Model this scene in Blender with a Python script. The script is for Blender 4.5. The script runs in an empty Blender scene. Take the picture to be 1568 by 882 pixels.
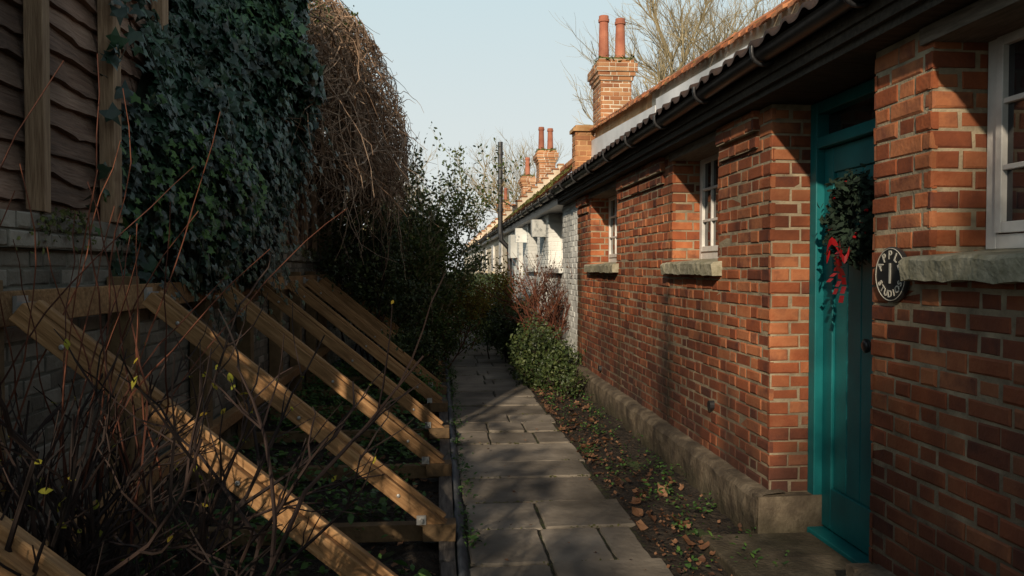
import bpy, math, random
from mathutils import Vector, Matrix, noise as mnoise
R = random.Random(7)
scene = bpy.context.scene
H = 1.5

# ---------------------------------------------------------------- helpers
class MB:
    def __init__(s): s.v=[]; s.f=[]; s.m=[]
    def box(s,x0,x1,y0,y1,z0,z1,mi=0,j=0.0):
        b=len(s.v)
        for z in (z0,z1):
            for (x,y) in ((x0,y0),(x1,y0),(x1,y1),(x0,y1)):
                s.v.append((x+R.uniform(-j,j),y+R.uniform(-j,j),z+R.uniform(-j,j)))
        for f in ((0,3,2,1),(4,5,6,7),(0,1,5,4),(1,2,6,5),(2,3,7,6),(3,0,4,7)):
            s.f.append(tuple(b+i for i in f)); s.m.append(mi)
    def poly(s,pts,mi=0):
        b=len(s.v); s.v.extend(tuple(p) for p in pts)
        s.f.append(tuple(range(b,b+len(pts)))); s.m.append(mi)
    def tube(s,pts,r0,r1,sides=4,mi=0,cap=False):
        n=len(pts)
        if n<2: return
        b=len(s.v)
        for i,p in enumerate(pts):
            d=(pts[min(i+1,n-1)]-pts[max(i-1,0)])
            if d.length<1e-6: d=Vector((0,0,1))
            d.normalize()
            a=d.cross(Vector((0.31,0.17,0.93)))
            if a.length<0.05: a=d.cross(Vector((1,0,0)))
            a.normalize(); c=d.cross(a)
            r=r0+(r1-r0)*i/(n-1)
            for k in range(sides):
                t=2*math.pi*k/sides
                q=p+a*(r*math.cos(t))+c*(r*math.sin(t))
                s.v.append((q.x,q.y,q.z))
        for i in range(n-1):
            for k in range(sides):
                k2=(k+1)%sides
                s.f.append((b+i*sides+k,b+i*sides+k2,b+(i+1)*sides+k2,b+(i+1)*sides+k)); s.m.append(mi)
        if cap:
            s.f.append(tuple(b+k for k in range(sides))[::-1]); s.m.append(mi)
            s.f.append(tuple(b+(n-1)*sides+k for k in range(sides))); s.m.append(mi)
    def leaf(s,p,n,size,kind='o',mi=0):
        n=n.normalized()
        a=n.cross(Vector((R.gauss(0,1),R.gauss(0,1),R.gauss(0,1))))
        if a.length<1e-3: a=Vector((1,0,0))
        a.normalize(); c=n.cross(a)
        if kind=='i':
            sh=((0,-.15,0),(.5,-.4,-.05),(.45,.1,.04),(.55,.35,-.08),(.2,.4,.02),(0,.95,-.12),(-.2,.4,.02),(-.55,.35,-.08),(-.45,.1,.04),(-.5,-.4,-.05))
        elif kind=='d':
            sh=((0,-.5,.1),(.3,-.2,0),(.42,.15,.15),(.1,.35,.0),(0,.6,.2),(-.15,.3,.02),(-.4,.1,.12),(-.28,-.25,0))
        else:
            sh=((0,-.5,0),(.26,-.05,.06),(.18,.3,.02),(0,.5,-.08),(-.18,.3,.02),(-.26,-.05,.06))
        b=len(s.v)
        for (x,y,z) in sh:
            q=p+a*(x*size)+c*(y*size)+n*(z*size)
            s.v.append((q.x,q.y,q.z))
        s.f.append(tuple(range(b,b+len(sh)))); s.m.append(mi)
    def obj(s,name,mats,parent=None,smooth=False,bevel=0):
        me=bpy.data.meshes.new(name); me.from_pydata(s.v,[],s.f)
        for m in mats: me.materials.append(m)
        if len(mats)>1: me.polygons.foreach_set('material_index',s.m)
        if smooth: me.polygons.foreach_set('use_smooth',[True]*len(s.f))
        me.update()
        o=bpy.data.objects.new(name,me); scene.collection.objects.link(o)
        if parent: o.parent=parent
        if bevel:
            b=o.modifiers.new('b','BEVEL'); b.width=bevel; b.segments=2; b.limit_method='ANGLE'
        return o
def empty(name):
    o=bpy.data.objects.new(name,None); scene.collection.objects.link(o); return o

def mat(name,cols,scale=5,rough=.85,bump=.3,bscale=40,island=0.0,stretch=(1,1,1),spec=.3,trans=0.0,
        dirt=None,metal=0,detail=4,big=.35,bdist=.01,stain_shade=None):
    m=bpy.data.materials.new(name); m.use_nodes=True
    nt=m.node_tree; N=nt.nodes; L=nt.links; N.clear()
    out=N.new('ShaderNodeOutputMaterial'); pb=N.new('ShaderNodeBsdfPrincipled')
    tc=N.new('ShaderNodeTexCoord'); mp=N.new('ShaderNodeMapping'); mp.inputs['Scale'].default_value=stretch
    L.new(tc.outputs['Object'],mp.inputs[0])
    if island>=1:
        g=N.new('ShaderNodeNewGeometry'); fac=g.outputs['Random Per Island']
    else:
        n1=N.new('ShaderNodeTexNoise'); n1.inputs['Scale'].default_value=scale; n1.inputs['Detail'].default_value=detail; n1.inputs['Roughness'].default_value=.6
        L.new(mp.outputs[0],n1.inputs['Vector'])
        st=N.new('ShaderNodeMapRange'); st.inputs[1].default_value=.3; st.inputs[2].default_value=.7
        L.new(n1.outputs[0],st.inputs[0])
        fac=st.outputs[0]
        if island>0:
            g=N.new('ShaderNodeNewGeometry'); mx=N.new('ShaderNodeMix'); mx.data_type='FLOAT'
            mx.inputs[0].default_value=island
            L.new(fac,mx.inputs[2]); L.new(g.outputs['Random Per Island'],mx.inputs[3]); fac=mx.outputs[0]
    cr=N.new('ShaderNodeValToRGB'); e=cr.color_ramp.elements
    while len(e)<len(cols): e.new(.5)
    for i,c in enumerate(cols):
        e[i].position=i/(len(cols)-1) if len(cols)>1 else 0; e[i].color=(*c,1)
    L.new(fac,cr.inputs[0]); col=cr.outputs[0]
    n2=N.new('ShaderNodeTexNoise'); n2.inputs['Scale'].default_value=1.3; n2.inputs['Detail'].default_value=2
    L.new(tc.outputs['Object'],n2.inputs['Vector'])
    mr=N.new('ShaderNodeMapRange'); mr.inputs[1].default_value=.3; mr.inputs[2].default_value=.7; mr.inputs[3].default_value=1-big; mr.inputs[4].default_value=1+big*.4
    L.new(n2.outputs[0],mr.inputs[0])
    vm=N.new('ShaderNodeVectorMath'); vm.operation='SCALE'; L.new(col,vm.inputs[0]); L.new(mr.outputs[0],vm.inputs['Scale']); col=vm.outputs[0]
    def mr_(src,a,b,c,d):
        q=N.new('ShaderNodeMapRange'); q.inputs[1].default_value=a; q.inputs[2].default_value=b; q.inputs[3].default_value=c; q.inputs[4].default_value=d
        L.new(src,q.inputs[0]); return q.outputs[0]
    def ma_(op,a,b):
        q=N.new('ShaderNodeMath'); q.operation=op
        for i,x in enumerate((a,b)):
            if isinstance(x,(int,float)): q.inputs[i].default_value=x
            else: L.new(x,q.inputs[i])
        return q.outputs[0]
    def mixc(f,dc):
        mm=N.new('ShaderNodeMix'); mm.data_type='RGBA'; L.new(f,mm.inputs[0]); L.new(col,mm.inputs[6]); mm.inputs[7].default_value=(*dc,1)
        return mm.outputs[2]
    sx=N.new('ShaderNodeSeparateXYZ'); L.new(tc.outputs['Object'],sx.inputs[0])
    if dirt:
        for (dc,zl,zh,ns,am) in dirt:
            a=mr_(sx.outputs[2],zl,zh,1,0)
            n3=N.new('ShaderNodeTexNoise'); n3.inputs['Scale'].default_value=ns; n3.inputs['Detail'].default_value=4
            L.new(tc.outputs['Object'],n3.inputs['Vector'])
            col=mixc(mr_(ma_('ADD',n3.outputs[0],a),.7,1.3,0,am),dc)
    if stain_shade:
        n5=N.new('ShaderNodeTexNoise'); n5.inputs['Scale'].default_value=7; n5.inputs['Detail'].default_value=4
        L.new(tc.outputs['Object'],n5.inputs['Vector'])
        for (dc,yy,hw,zt,am) in stain_shade:
            dy=ma_('ABSOLUTE',ma_('SUBTRACT',ma_('ADD',sx.outputs[1],ma_('MULTIPLY',ma_('SUBTRACT',n5.outputs[0],.5),hw*1.6)),yy),0)
            band=mr_(dy,0,hw,1,0); ver=mr_(sx.outputs[2],zt-.15,zt,1,0)
            col=mixc(ma_('MULTIPLY',ma_('MULTIPLY',band,ver),mr_(n5.outputs[0],.35,.6,am*.4,am)),dc)
    L.new(col,pb.inputs['Base Color']); pb.inputs['Roughness'].default_value=rough
    pb.inputs['Specular IOR Level'].default_value=spec; pb.inputs['Metallic'].default_value=metal
    if bump>0:
        n4=N.new('ShaderNodeTexNoise'); n4.inputs['Scale'].default_value=bscale; n4.inputs['Detail'].default_value=3
        L.new(mp.outputs[0],n4.inputs['Vector'])
        bp=N.new('ShaderNodeBump'); bp.inputs['Strength'].default_value=bump; bp.inputs['Distance'].default_value=bdist
        L.new(n4.outputs[0],bp.inputs['Height']); L.new(bp.outputs[0],pb.inputs['Normal'])
    if trans>0:
        tr=N.new('ShaderNodeBsdfTranslucent'); L.new(col,tr.inputs[0]); ms=N.new('ShaderNodeMixShader'); ms.inputs[0].default_value=trans
        L.new(pb.outputs[0],ms.inputs[1]); L.new(tr.outputs[0],ms.inputs[2]); L.new(ms.outputs[0],out.inputs[0])
    else: L.new(pb.outputs[0],out.inputs[0])
    return m

BSTAIN_SHADE=[((.018,.013,.010),6.42,.32,1.42,.95),((.03,.03,.012),8.1,.14,1.4,.6),((.02,.016,.013),5.0,.16,.8,.7),((.035,.04,.012),10.45,.2,2.3,.7),((.03,.025,.012),6.3,.1,2.4,.55),((.02,.015,.012),7.3,.35,.6,.65),((.035,.018,.016),2.2,.7,1.5,.7)]  # last entry paints tree shade onto near wall below sill; rest are stains
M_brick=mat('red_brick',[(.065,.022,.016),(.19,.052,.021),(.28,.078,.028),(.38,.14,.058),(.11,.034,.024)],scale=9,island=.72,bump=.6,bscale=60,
   dirt=[((.04,.019,.015),-.3,1.6,1.7,.9)],bdist=.005,stain_shade=BSTAIN_SHADE,big=.65)
M_mortar=mat('lime_mortar',[(.15,.12,.08),(.40,.33,.22)],scale=7,bump=.5,bscale=90,dirt=[((.05,.035,.025),-.3,1.5,2,.85)],stain_shade=BSTAIN_SHADE)
M_white=mat('painted_white_brick',[(.5,.52,.5),(.72,.73,.7)],scale=3,island=.4,bump=.4,bscale=50,dirt=[((.12,.14,.07),-.2,.9,3,.8)])
M_oldbrick=mat('grimy_brick',[(.06,.05,.038),(.17,.15,.12),(.33,.30,.25)],scale=4,island=.55,bump=.6,bscale=60,dirt=[((.03,.045,.018),-.4,.6,3,.8)])
M_ystock=mat('chimney_brick',[(.22,.085,.04),(.36,.16,.07),(.46,.26,.13)],scale=6,island=.8,bump=.4)
M_conc=mat('weathered_concrete',[(.045,.034,.024),(.10,.078,.053),(.18,.145,.10)],scale=7,bump=.9,bscale=45,dirt=[((.03,.03,.014),-.15,.22,4,.85)])
M_sill=mat('stone_sill',[(.17,.16,.10),(.42,.39,.29)],scale=14,bump=.7,bscale=50)
M_slab=mat('york_stone',[(.10,.085,.066),(.19,.165,.132),(.29,.255,.205)],scale=4,island=.5,bump=.7,bscale=18,rough=.8,big=.6,spec=.2)
M_bedding=mat('mossy_joint',[(.010,.009,.006),(.03,.028,.014),(.05,.065,.015)],scale=9,bump=1,bscale=40,bdist=.02)
M_soil=mat('soil',[(.010,.008,.006),(.028,.021,.014),(.045,.034,.024)],scale=12,bump=1,bscale=30,bdist=.04)
M_wood=mat('prop_timber',[(.16,.085,.035),(.31,.17,.072),(.46,.285,.14)],scale=4,stretch=(1.2,14,14),bump=.5,bscale=9,island=.25,big=.5)
M_wood2=mat('prop_timber_dark',[(.06,.038,.02),(.13,.083,.04),(.22,.14,.07)],scale=5,stretch=(3,1,3),bump=.4,bscale=20,island=.5)
M_edge=mat('edging_timber',[(.04,.035,.03),(.12,.105,.09)],scale=5,stretch=(10,1,10),bump=.5,bscale=10)
M_membrane=mat('grey_membrane',[(.02,.022,.025),(.15,.16,.17)],scale=6,stretch=(1,.4,1),bump=.6,bscale=30)
M_fence=mat('fence_boards',[(.08,.047,.034),(.21,.13,.092),(.34,.23,.165)],scale=5,stretch=(8,1,12),bump=.8,bscale=8,island=.5,big=.6)
M_post=mat('fence_post',[(.18,.11,.065),(.38,.26,.16)],scale=5,stretch=(12,12,1),bump=.5,bscale=10)
M_black=mat('black_iron',[(.012,.012,.014),(.03,.03,.03)],rough=.4,spec=.5,bump=.1)
M_darkwood=mat('eaves_timber',[(.02,.016,.012),(.07,.055,.04)],scale=8,stretch=(1,6,6),bump=.4)
M_tile=mat('clay_tile',[(.12,.045,.025),(.34,.12,.05),(.44,.19,.09),(.16,.14,.04)],scale=5,island=.6,bump=.4)
M_tiledark=mat('weathered_tile',[(.025,.018,.016),(.07,.04,.028)],scale=5,island=.4,bump=.4)
M_cream=mat('cream_render',[(.50,.42,.29),(.72,.66,.54)],scale=4,bump=.3)
M_ochre=mat('ochre_render',[(.35,.18,.06),(.6,.38,.2)],scale=5,bump=.3)
M_lead=mat('white_flashing',[(.6,.62,.63),(.76,.77,.78)],scale=3,bump=.2,rough=.5)
M_teal=mat('teal_paint',[(.003,.095,.105),(.007,.16,.165)],scale=3,rough=.5,spec=.28,bump=.15,bscale=15,big=.3)
M_wpaint=mat('white_gloss_paint',[(.5,.49,.46),(.76,.75,.71)],scale=6,rough=.45,bump=.2)
M_glass=mat('dark_glass',[(.01,.012,.014),(.02,.02,.025)],rough=.05,spec=.8,bump=0)
M_dark=mat('dark_interior',[(.01,.01,.01),(.02,.018,.015)])
M_pot=mat('terracotta_pot',[(.28,.09,.055),(.42,.17,.10)],scale=4,bump=.2)
M_ivy=mat('ivy_leaf',[(.006,.018,.012),(.014,.038,.022),(.028,.068,.034)],island=1,rough=.42,spec=.34,bump=0,big=.6)
M_ivyback=mat('ivy_backing_and_stems',[(.004,.007,.004),(.012,.018,.008)],scale=8,bump=0)
M_vine=mat('dry_vine',[(.09,.055,.035),(.24,.155,.10),(.42,.30,.21)],island=1,bump=0)
M_brownleaf=mat('withered_leaf',[(.02,.014,.009),(.07,.04,.022),(.10,.065,.035)],island=1,bump=0)
M_olive=mat('shrub_leaf',[(.025,.04,.01),(.06,.095,.022),(.13,.155,.04)],island=1,rough=.5,bump=0,trans=.25)
M_darkgreen=mat('dark_shrub_leaf',[(.015,.028,.008),(.035,.055,.016),(.075,.095,.028)],island=1,rough=.5,bump=0)
M_lime=mat('yellow_green_leaf',[(.14,.16,.02),(.30,.29,.03),(.4,.26,.03)],island=1,bump=0,trans=.3)
M_twig=mat('dark_twig',[(.012,.008,.007),(.035,.02,.015)],island=1,bump=0)
M_redtwig=mat('red_twig',[(.06,.02,.012),(.15,.05,.025)],island=1,bump=0)
M_bark=mat('pale_bark',[(.20,.16,.09),(.36,.30,.18)],island=1,bump=0)
M_dead=mat('dead_leaf',[(.03,.016,.010),(.075,.035,.018),(.14,.066,.032),(.24,.13,.07)],island=1,bump=0,rough=.7)
M_herb=mat('nettle_leaf',[(.025,.06,.014),(.05,.12,.025),(.10,.19,.04)],island=1,bump=0,trans=.2,rough=.5)
M_steel=mat('galvanised_steel',[(.3,.3,.29),(.5,.5,.48)],metal=.6,rough=.45,bump=.1)
M_red=mat('red_ribbon',[(.24,.005,.008),(.38,.012,.014)],rough=.4,bump=0)
M_fir=mat('fir_needles',[(.006,.014,.008),(.016,.034,.018)],island=1,bump=0)
M_moss=mat('moss',[(.06,.07,.015),(.14,.14,.03)],scale=20,bump=1,bscale=60)
M_grass=mat('grass',[(.03,.045,.015),(.07,.09,.03)],scale=3,bump=.6)

# ---------------------------------------------------------------- bricks
def bricks(mb,P0,U,Nn,L,z0,z1,holes=(),phase=0.0,pro=.005,row=.075):
    U=Vector((U[0],U[1],0)); Nn=Vector((Nn[0],Nn[1],0)); P0=Vector((P0[0],P0[1],0))
    k=0; z=z0
    while z<z1-.03:
        zt=min(z+row,z1)
        t=-phase-(.169 if k%2 else 0)-R.uniform(0,.01); st=True
        while t<L:
            w=.225 if st else .1125; st=not st
            segs=[(max(t,0),min(t+w,L))]; t+=w
            if segs[0][1]-segs[0][0]<.02: continue
            for (a,b,c,d) in holes:
                if zt-.02<=c or z+.02>=d: continue
                ns=[]
                for (s0,s1) in segs:
                    if s1<=a or s0>=b: ns.append((s0,s1)); continue
                    if s0<a: ns.append((s0,a))
                    if s1>b: ns.append((b,s1))
                segs=ns
            for (s0,s1) in segs:
                if s1-s0<.03: continue
                edge0=s0<1e-4 or any(abs(s0-h[1])<1e-4 for h in holes)
                edge1=abs(s1-L)<1e-4 or any(abs(s1-h[0])<1e-4 for h in holes)
                j=lambda q=.003:R.uniform(-q,q)
                a0=s0-(pro if edge0 else -.0055)+j(); a1=s1+(pro if edge1 else -.0055)+j()
                b0=z+.0055+j(); b1=zt-.0055+j()
                p=pro+R.uniform(-.0045,.0035); ch=R.uniform(.003,.010)
                base=len(mb.v)
                for (dd,ii) in ((-.02,0),(p-ch*.7,0),(p,ch)):
                    for (aa,bb) in ((a0+ii,b0+ii),(a1-ii,b0+ii),(a1-ii,b1-ii),(a0+ii,b1-ii)):
                        q=P0+U*(aa+j(.002))+Nn*(dd+j(.001)); mb.v.append((q.x,q.y,bb+j(.0022)))
                for ring in (0,1):
                    for i in range(4):
                        i2=(i+1)%4; o=base+ring*4
                        mb.f.append((o+i,o+i2,o+4+i2,o+4+i)); mb.m.append(0)
                mb.f.append((base+8,base+9,base+10,base+11)); mb.m.append(0)
        z+=row; k+=1
def brickbox(mb,core,x0,x1,y0,y1,z0,z1,pro=.006):
    core.box(x0,x1,y0,y1,z0,z1)
    bricks(mb,(x0,y0),(1,0),(0,-1),x1-x0,z0,z1,pro=pro)
    bricks(mb,(x0,y1),(0,-1),(-1,0),y1-y0,z0,z1,pro=pro)
    bricks(mb,(x1,y1),(-1,0),(0,1),x1-x0,z0,z1,pro=pro,phase=.1)
    bricks(mb,(x1,y0),(0,1),(1,0),y1-y0,z0,z1,pro=pro,phase=.1)

# ---------------------------------------------------------------- ground & path
g=MB()
g.poly([(-400,-400,-.03),(400,-400,-.03),(400,400,-.03),(-400,400,-.03)])
g.obj('ground',[M_grass])
def bumpy(name,x0,x1,y0,y1,st,z,amp,m,seed=0):
    b=MB(); nx=int((x1-x0)/st)+1; ny=int((y1-y0)/st)+1
    for j in range(ny+1):
        for i in range(nx+1):
            x=x0+(x1-x0)*i/nx; y=y0+(y1-y0)*j/ny
            e=1 if 0<i<nx else 0
            b.v.append((x,y,z+e*amp*(mnoise.noise(Vector((x*5,y*5,seed)))+.6*mnoise.noise(Vector((x*17,y*17,seed))))))
    for j in range(ny):
        for i in range(nx):
            a=j*(nx+1)+i; b.f.append((a,a+1,a+nx+2,a+nx+1)); b.m.append(0)
    return b.obj(name,[m],smooth=True)
bumpy('planting_bed',1.05,1.9,-2,34,.04,-.012,.04,M_soil,1)
bumpy('planting_bed',-1.75,.04,-2,34,.06,-.01,.04,M_soil,5)
pm=MB(); y=-1.5; jm=MB()
while y<60:
    d=R.uniform(.42,.66)
    x0=.15+R.uniform(-.015,.015); x1=1.12+R.uniform(-.035,.03)
    k=R.choice([1,2,2,2,3]) if d<.6 else R.choice([1,2,2])
    cuts=[x0]+sorted([x0+(x1-x0)*((i+1)/k+R.uniform(-.14,.14)) for i in range(k-1)])+[x1]
    if y<16:
        for i in range(60):
            xx=R.uniform(.14,1.14)
            if mnoise.noise(Vector((xx*4,y*3,0)))>.0: jm.leaf(Vector((xx,y+R.gauss(0,.006),.006+R.uniform(0,.012))),Vector((R.gauss(0,.4),R.gauss(0,.4),1)),R.uniform(.01,.024))
    for a,b2 in zip(cuts,cuts[1:]):
        zt=.012+R.uniform(-.008,.009); gp=.008
        base=len(pm.v); yy0=y+gp+R.uniform(-.006,.006); yy1=y+d-gp+R.uniform(-.006,.006)
        tl=[R.uniform(-.005,.005) for _ in range(4)]
        pts=[]
        for (cx,cy,sx,sy) in ((a+gp,yy0,1,1),(b2-gp,yy0,-1,1),(b2-gp,yy1,-1,-1),(a+gp,yy1,1,-1)):
            c=R.uniform(.004,.03)
            q=[(cx,cy+sy*c),(cx+sx*c,cy)]
            if (sx*sy)<0: q.reverse()
            pts+=q
        op=[]
        for i in range(len(pts)):
            p,q=pts[i],pts[(i+1)%len(pts)]; l=math.hypot(q[0]-p[0],q[1]-p[1]); kk=max(1,int(l/.07))
            for s in range(kk):
                f=s/kk; op.append((p[0]+(q[0]-p[0])*f+R.uniform(-.004,.004),p[1]+(q[1]-p[1])*f+R.uniform(-.004,.004)))
        pts=op; m=len(pts); cxm=(a+b2)/2; cym=(yy0+yy1)/2
        for (ins,zz) in ((0,-.05),(0,zt-.009),(.009,zt)):
            for (px,py) in pts:
                dx=cxm-px; dy=cym-py; l=math.hypot(dx,dy)
                pm.v.append((px+dx/l*ins,py+dy/l*ins,zz+(tl[0]*(px-cxm)+tl[1]*(py-cym))*2))
        for ring in (0,1):
            for i in range(m):
                i2=(i+1)%m; o=base+ring*m
                pm.f.append((o+i,o+i2,o+m+i2,o+m+i)); pm.m.append(0)
        pm.f.append(tuple(range(base+2*m,base+3*m))); pm.m.append(0)
    y+=d
pm.obj('stone_path',[M_slab]); jm.obj('path_joint_moss',[M_moss])
jb=MB(); jb.poly([(.12,-2,-.004),(1.12,-2,-.004),(1.12,60,-.004),(.12,60,-.004)])
jb.obj('path_bedding',[M_bedding])

# ---------------------------------------------------------------- brick cottage
cot=empty('brick_cottage')
XW=1.86; XR=2.13; ZT=2.42
bm=MB(); core=MB()
ops=[(1.75,2.87,1.545,ZT),(3.265,4.33,-1,ZT),(5.175,6.22,1.545,ZT),(8.21,9.65,1.545,ZT)]
YS=-1.0; YE=10.57
bricks(bm,(XW,YE),(0,-1),(-1,0),YE-YS,.0,ZT,holes=[(YE-b,YE-a,c,d) for (a,b,c,d) in ops])
yprev=YS
for (a,b,c,d) in ops:
    core.box(XW,XR,yprev,a,-.1,ZT)
    if c>0: core.box(XW,XR,a,b,-.1,c-.02)
    bricks(bm,(XW,b),(1,0),(0,-1),XR-XW,0 if c<0 else 1.5,ZT,phase=.05)
    bricks(bm,(XR,a),(-1,0),(0,1),XR-XW,0 if c<0 else 1.5,ZT,phase=.05)
    yprev=b
core.box(XW,XR,yprev,YE,-.1,ZT)
for (a,b) in ((4.5,5.12),(6.45,8.1),(9.8,10.5)):
    for (z0,z1,px) in ((2.2,2.27,.022),(2.30,2.42,.04)):
        core.box(XW-px,XW+.02,a,b,z0,z1-.004)
        bricks(bm,(XW-px,b),(0,-1),(-1,0),b-a,z0,z1,phase=R.uniform(0,.2))
        bricks(bm,(XW-px,a),(1,0),(0,-1),px,z0,z1)
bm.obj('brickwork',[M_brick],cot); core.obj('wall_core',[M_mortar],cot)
pl=MB()
def plinth(y0,y1,x0=1.75,top=.235):
    n=int((y1-y0)/.06)+1
    prof=[(x0,-.08),(x0-.004,.06),(x0-.004,.14),(x0,top-.03),(x0+.03,top),(XW+.05,top+.015)]
    b=len(pl.v)
    for i in range(n+1):
        y=y0+(y1-y0)*i/n
        for (x,z) in prof:
            w=mnoise.noise(Vector((y*3,z*5,x)))*.018+mnoise.noise(Vector((y*14,z*15,x)))*.008
            pl.v.append((x+w,y,z+w*.8))
    k=len(prof)
    for i in range(n):
        for q in range(k-1):
            pl.f.append((b+i*k+q,b+i*k+q+1,b+(i+1)*k+q+1,b+(i+1)*k+q)); pl.m.append(0)
plinth(4.24,10.6)
pl.box(1.755,2.2,4.235,4.325,-.08,.235,j=.004)
plinth(-1,3.2); pl.box(1.75,2.0,3.2,3.26,-.08,.225,j=.004)
pl.obj('plinth',[M_conc],cot)
for (a,b) in ((1.7,2.95),(5.1,6.3),(8.13,9.75)):
    s=MB(); nn=24
    for i in range(nn+1):
        y=a+(b-a)*i/nn; w=R.uniform(-.006,.006)
        for (x,z) in ((1.79,1.455+w),(1.785+w,1.53+w),(1.80,1.545+w*.5),(2.12,1.575),(2.12,1.455)):
            s.v.append((x,y,z))
    for i in range(nn):
        for q in range(5):
            q2=(q+1)%5; s.f.append((i*5+q,i*5+q2,(i+1)*5+q2,(i+1)*5+q)); s.m.append(0)
    s.f.append((0,1,2,3,4)); s.m.append(0); s.f.append(tuple(nn*5+q for q in (4,3,2,1,0))); s.m.append(0)
    s.obj('window_sill',[M_sill],cot)
def window(y0,y1,z0,z1,x,par,nx=2,nz=3):
    w=MB(); f=.055
    w.box(x,x+.07,y0,y0+f,z0,z1); w.box(x,x+.07,y1-f,y1,z0,z1)
    w.box(x+.001,x+.069,y0+f,y1-f,z0,z0+f); w.box(x+.001,x+.069,y0+f,y1-f,z1-f,z1)
    Wd=(y1-y0-2*f)/nx
    for i in range(nx):
        a=y0+f+Wd*i+.006; b=a+Wd-.012; g2=.035
        w.box(x-.012,x+.03,a,a+g2,z0+f+.004,z1-f-.004); w.box(x-.012,x+.03,b-g2,b,z0+f+.004,z1-f-.004)
        w.box(x-.011,x+.029,a+g2,b-g2,z0+f+.004,z0+f+.045); w.box(x-.011,x+.029,a+g2,b-g2,z1-f-.04,z1-f-.004)
        hz=(z1-z0-2*f)/nz
        for k in range(1,nz):
            w.box(x-.008,x+.02,a+g2,b-g2,z0+f+hz*k-.01,z0+f+hz*k+.01)
        mid=(a+b)/2
        w.box(x-.006,x+.018,mid-.01,mid+.01,z0+f+.045,z1-f-.04)
    w.obj('window_frame',[M_wpaint],par,bevel=.003)
    gl=MB(); gl.poly([(x+.012,y0+f,z0+f),(x+.012,y1-f,z0+f),(x+.012,y1-f,z1-f),(x+.012,y0+f,z1-f)])
    gl.obj('window_glass',[M_glass],par)
for (a,b,c,d) in (ops[0],ops[2],ops[3]): window(a+.01,b-.008,1.572,ZT-.005,2.075,cot)
ev=MB()
ev.box(1.74,2.25,YS,11.45,ZT+.004,2.5); ev.box(1.715,1.742,YS,11.45,2.46,2.6)
ev.box(1.7,3.2,YS,11.45,2.505,2.56)
ev.obj('eaves_boards',[M_darkwood],cot)
lt=MB()
for (a,b,c,d) in (ops[0],ops[2],ops[3]): lt.box(1.84,2.12,a-.06,b+.06,2.355,2.418,j=.003)
lt.obj('lintel_boards',[mat('lintel_wood',[(.10,.08,.06),(.22,.18,.14)],scale=8,stretch=(8,1,8),bump=.4)],cot)
gt=MB()
def gutter(mb,y0,y1,xc=1.65,zc=2.6,r=.052):
    n=int((y1-y0)/.25)+1; k=9; b=len(mb.v)
    for i in range(n+1):
        y=y0+(y1-y0)*i/n; dz=.008*mnoise.noise(Vector((y*.8,0,0)))
        for rr in (r,r-.008):
            for q in range(k):
                t=math.pi+math.pi*q/(k-1); mb.v.append((xc+rr*math.cos(t),y,zc+dz+rr*math.sin(t)))
    for i in range(n):
        for s in (0,1):
            for q in range(k-1):
                a=b+i*2*k+s*k+q; mb.f.append((a,a+1,a+1+2*k,a+2*k)); mb.m.append(0)
        a=b+i*2*k; mb.f.append((a,a+k,a+3*k,a+2*k)); mb.m.append(0)
    y=y0+.35
    while y<y1:
        pts=[Vector((xc+(r+.012)*math.cos(math.pi+math.pi*q/8),y,zc+(r+.012)*math.sin(math.pi+math.pi*q/8))) for q in range(9)]
        pts=[Vector((xc-r-.012,y,zc+.03))]+pts+[Vector((xc+r+.02,y,zc+.02))]
        mb.tube(pts,.012,.012,5); y+=.92
gutter(gt,YS,11.4); gt.obj('gutter',[M_black],cot,smooth=True)
pt=MB(); wl=.2
def pantiles(mb,y0,y1,x0,z0,x1,z1,courses):
    st=wl/8; n=int((y1-y0)/st)
    for c in range(courses):
        b=len(mb.v); fa=c/courses; fb=(c+1.1)/courses
        for i in range(n+1):
            y=y0+i*st; ph=(y/wl)%1
            h=.026*max(0,math.sin(ph*2*math.pi))**.7-.008*max(0,-math.sin(ph*2*math.pi))
            jx=R.uniform(-.002,.002)+.014*(mnoise.noise(Vector((math.floor(y/wl)*3.7,c,0))))
            for (f,dz) in ((fa,-.012),(fa,.01),(fb,0)):
                mb.v.append((x0+(x1-x0)*f+jx-(.02 if f==fa else 0),y,z0+(z1-z0)*f+h+dz+(.01 if f==fa else -.01)+jx*.4))
        for i in range(n):
            for q in (0,1):
                a=b+i*3+q; mb.f.append((a,a+1,a+4,a+3)); mb.m.append(0)
pantiles(pt,YS,11.45,1.64,2.64,2.24,2.93,3)
pt.obj('pantile_roof',[M_tiledark],cot,smooth=True)
def ptop(y): return 3.2+(y-4.9)*.053
pa=MB()
def strip(mb,x0,x1,ya,yb,zlo,off,mi):
    k=max(1,int((yb-ya)/.3))
    for i in range(k):
        a=ya+(yb-ya)*i/k; b=ya+(yb-ya)*(i+1)/k
        za=ptop(a)+off; zb=ptop(b)+off; base=len(mb.v)
        mb.v+= [(x0,a,zlo),(x1,a,zlo),(x1,b,zlo),(x0,b,zlo),(x0,a,za),(x1,a,za),(x1,b,zb),(x0,b,zb)]
        for f in ((4,5,6,7),(0,1,5,4),(1,2,6,5),(2,3,7,6),(3,0,4,7)):
            mb.f.append(tuple(base+q for q in f)); mb.m.append(mi)
strip(pa,2.25,2.45,YS,8.3,2.5,-.02,0); strip(pa,2.256,2.45,8.3,11.4,2.5,-.02,1)
strip(pa,2.20,2.252,8.0,11.4,2.8,-.2,2); strip(pa,2.20,2.248,YS,7.97,2.8,-.14,2)
pa.obj('parapet',[M_cream,M_ochre,M_lead],cot)
cp=MB(); y=YS
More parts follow.
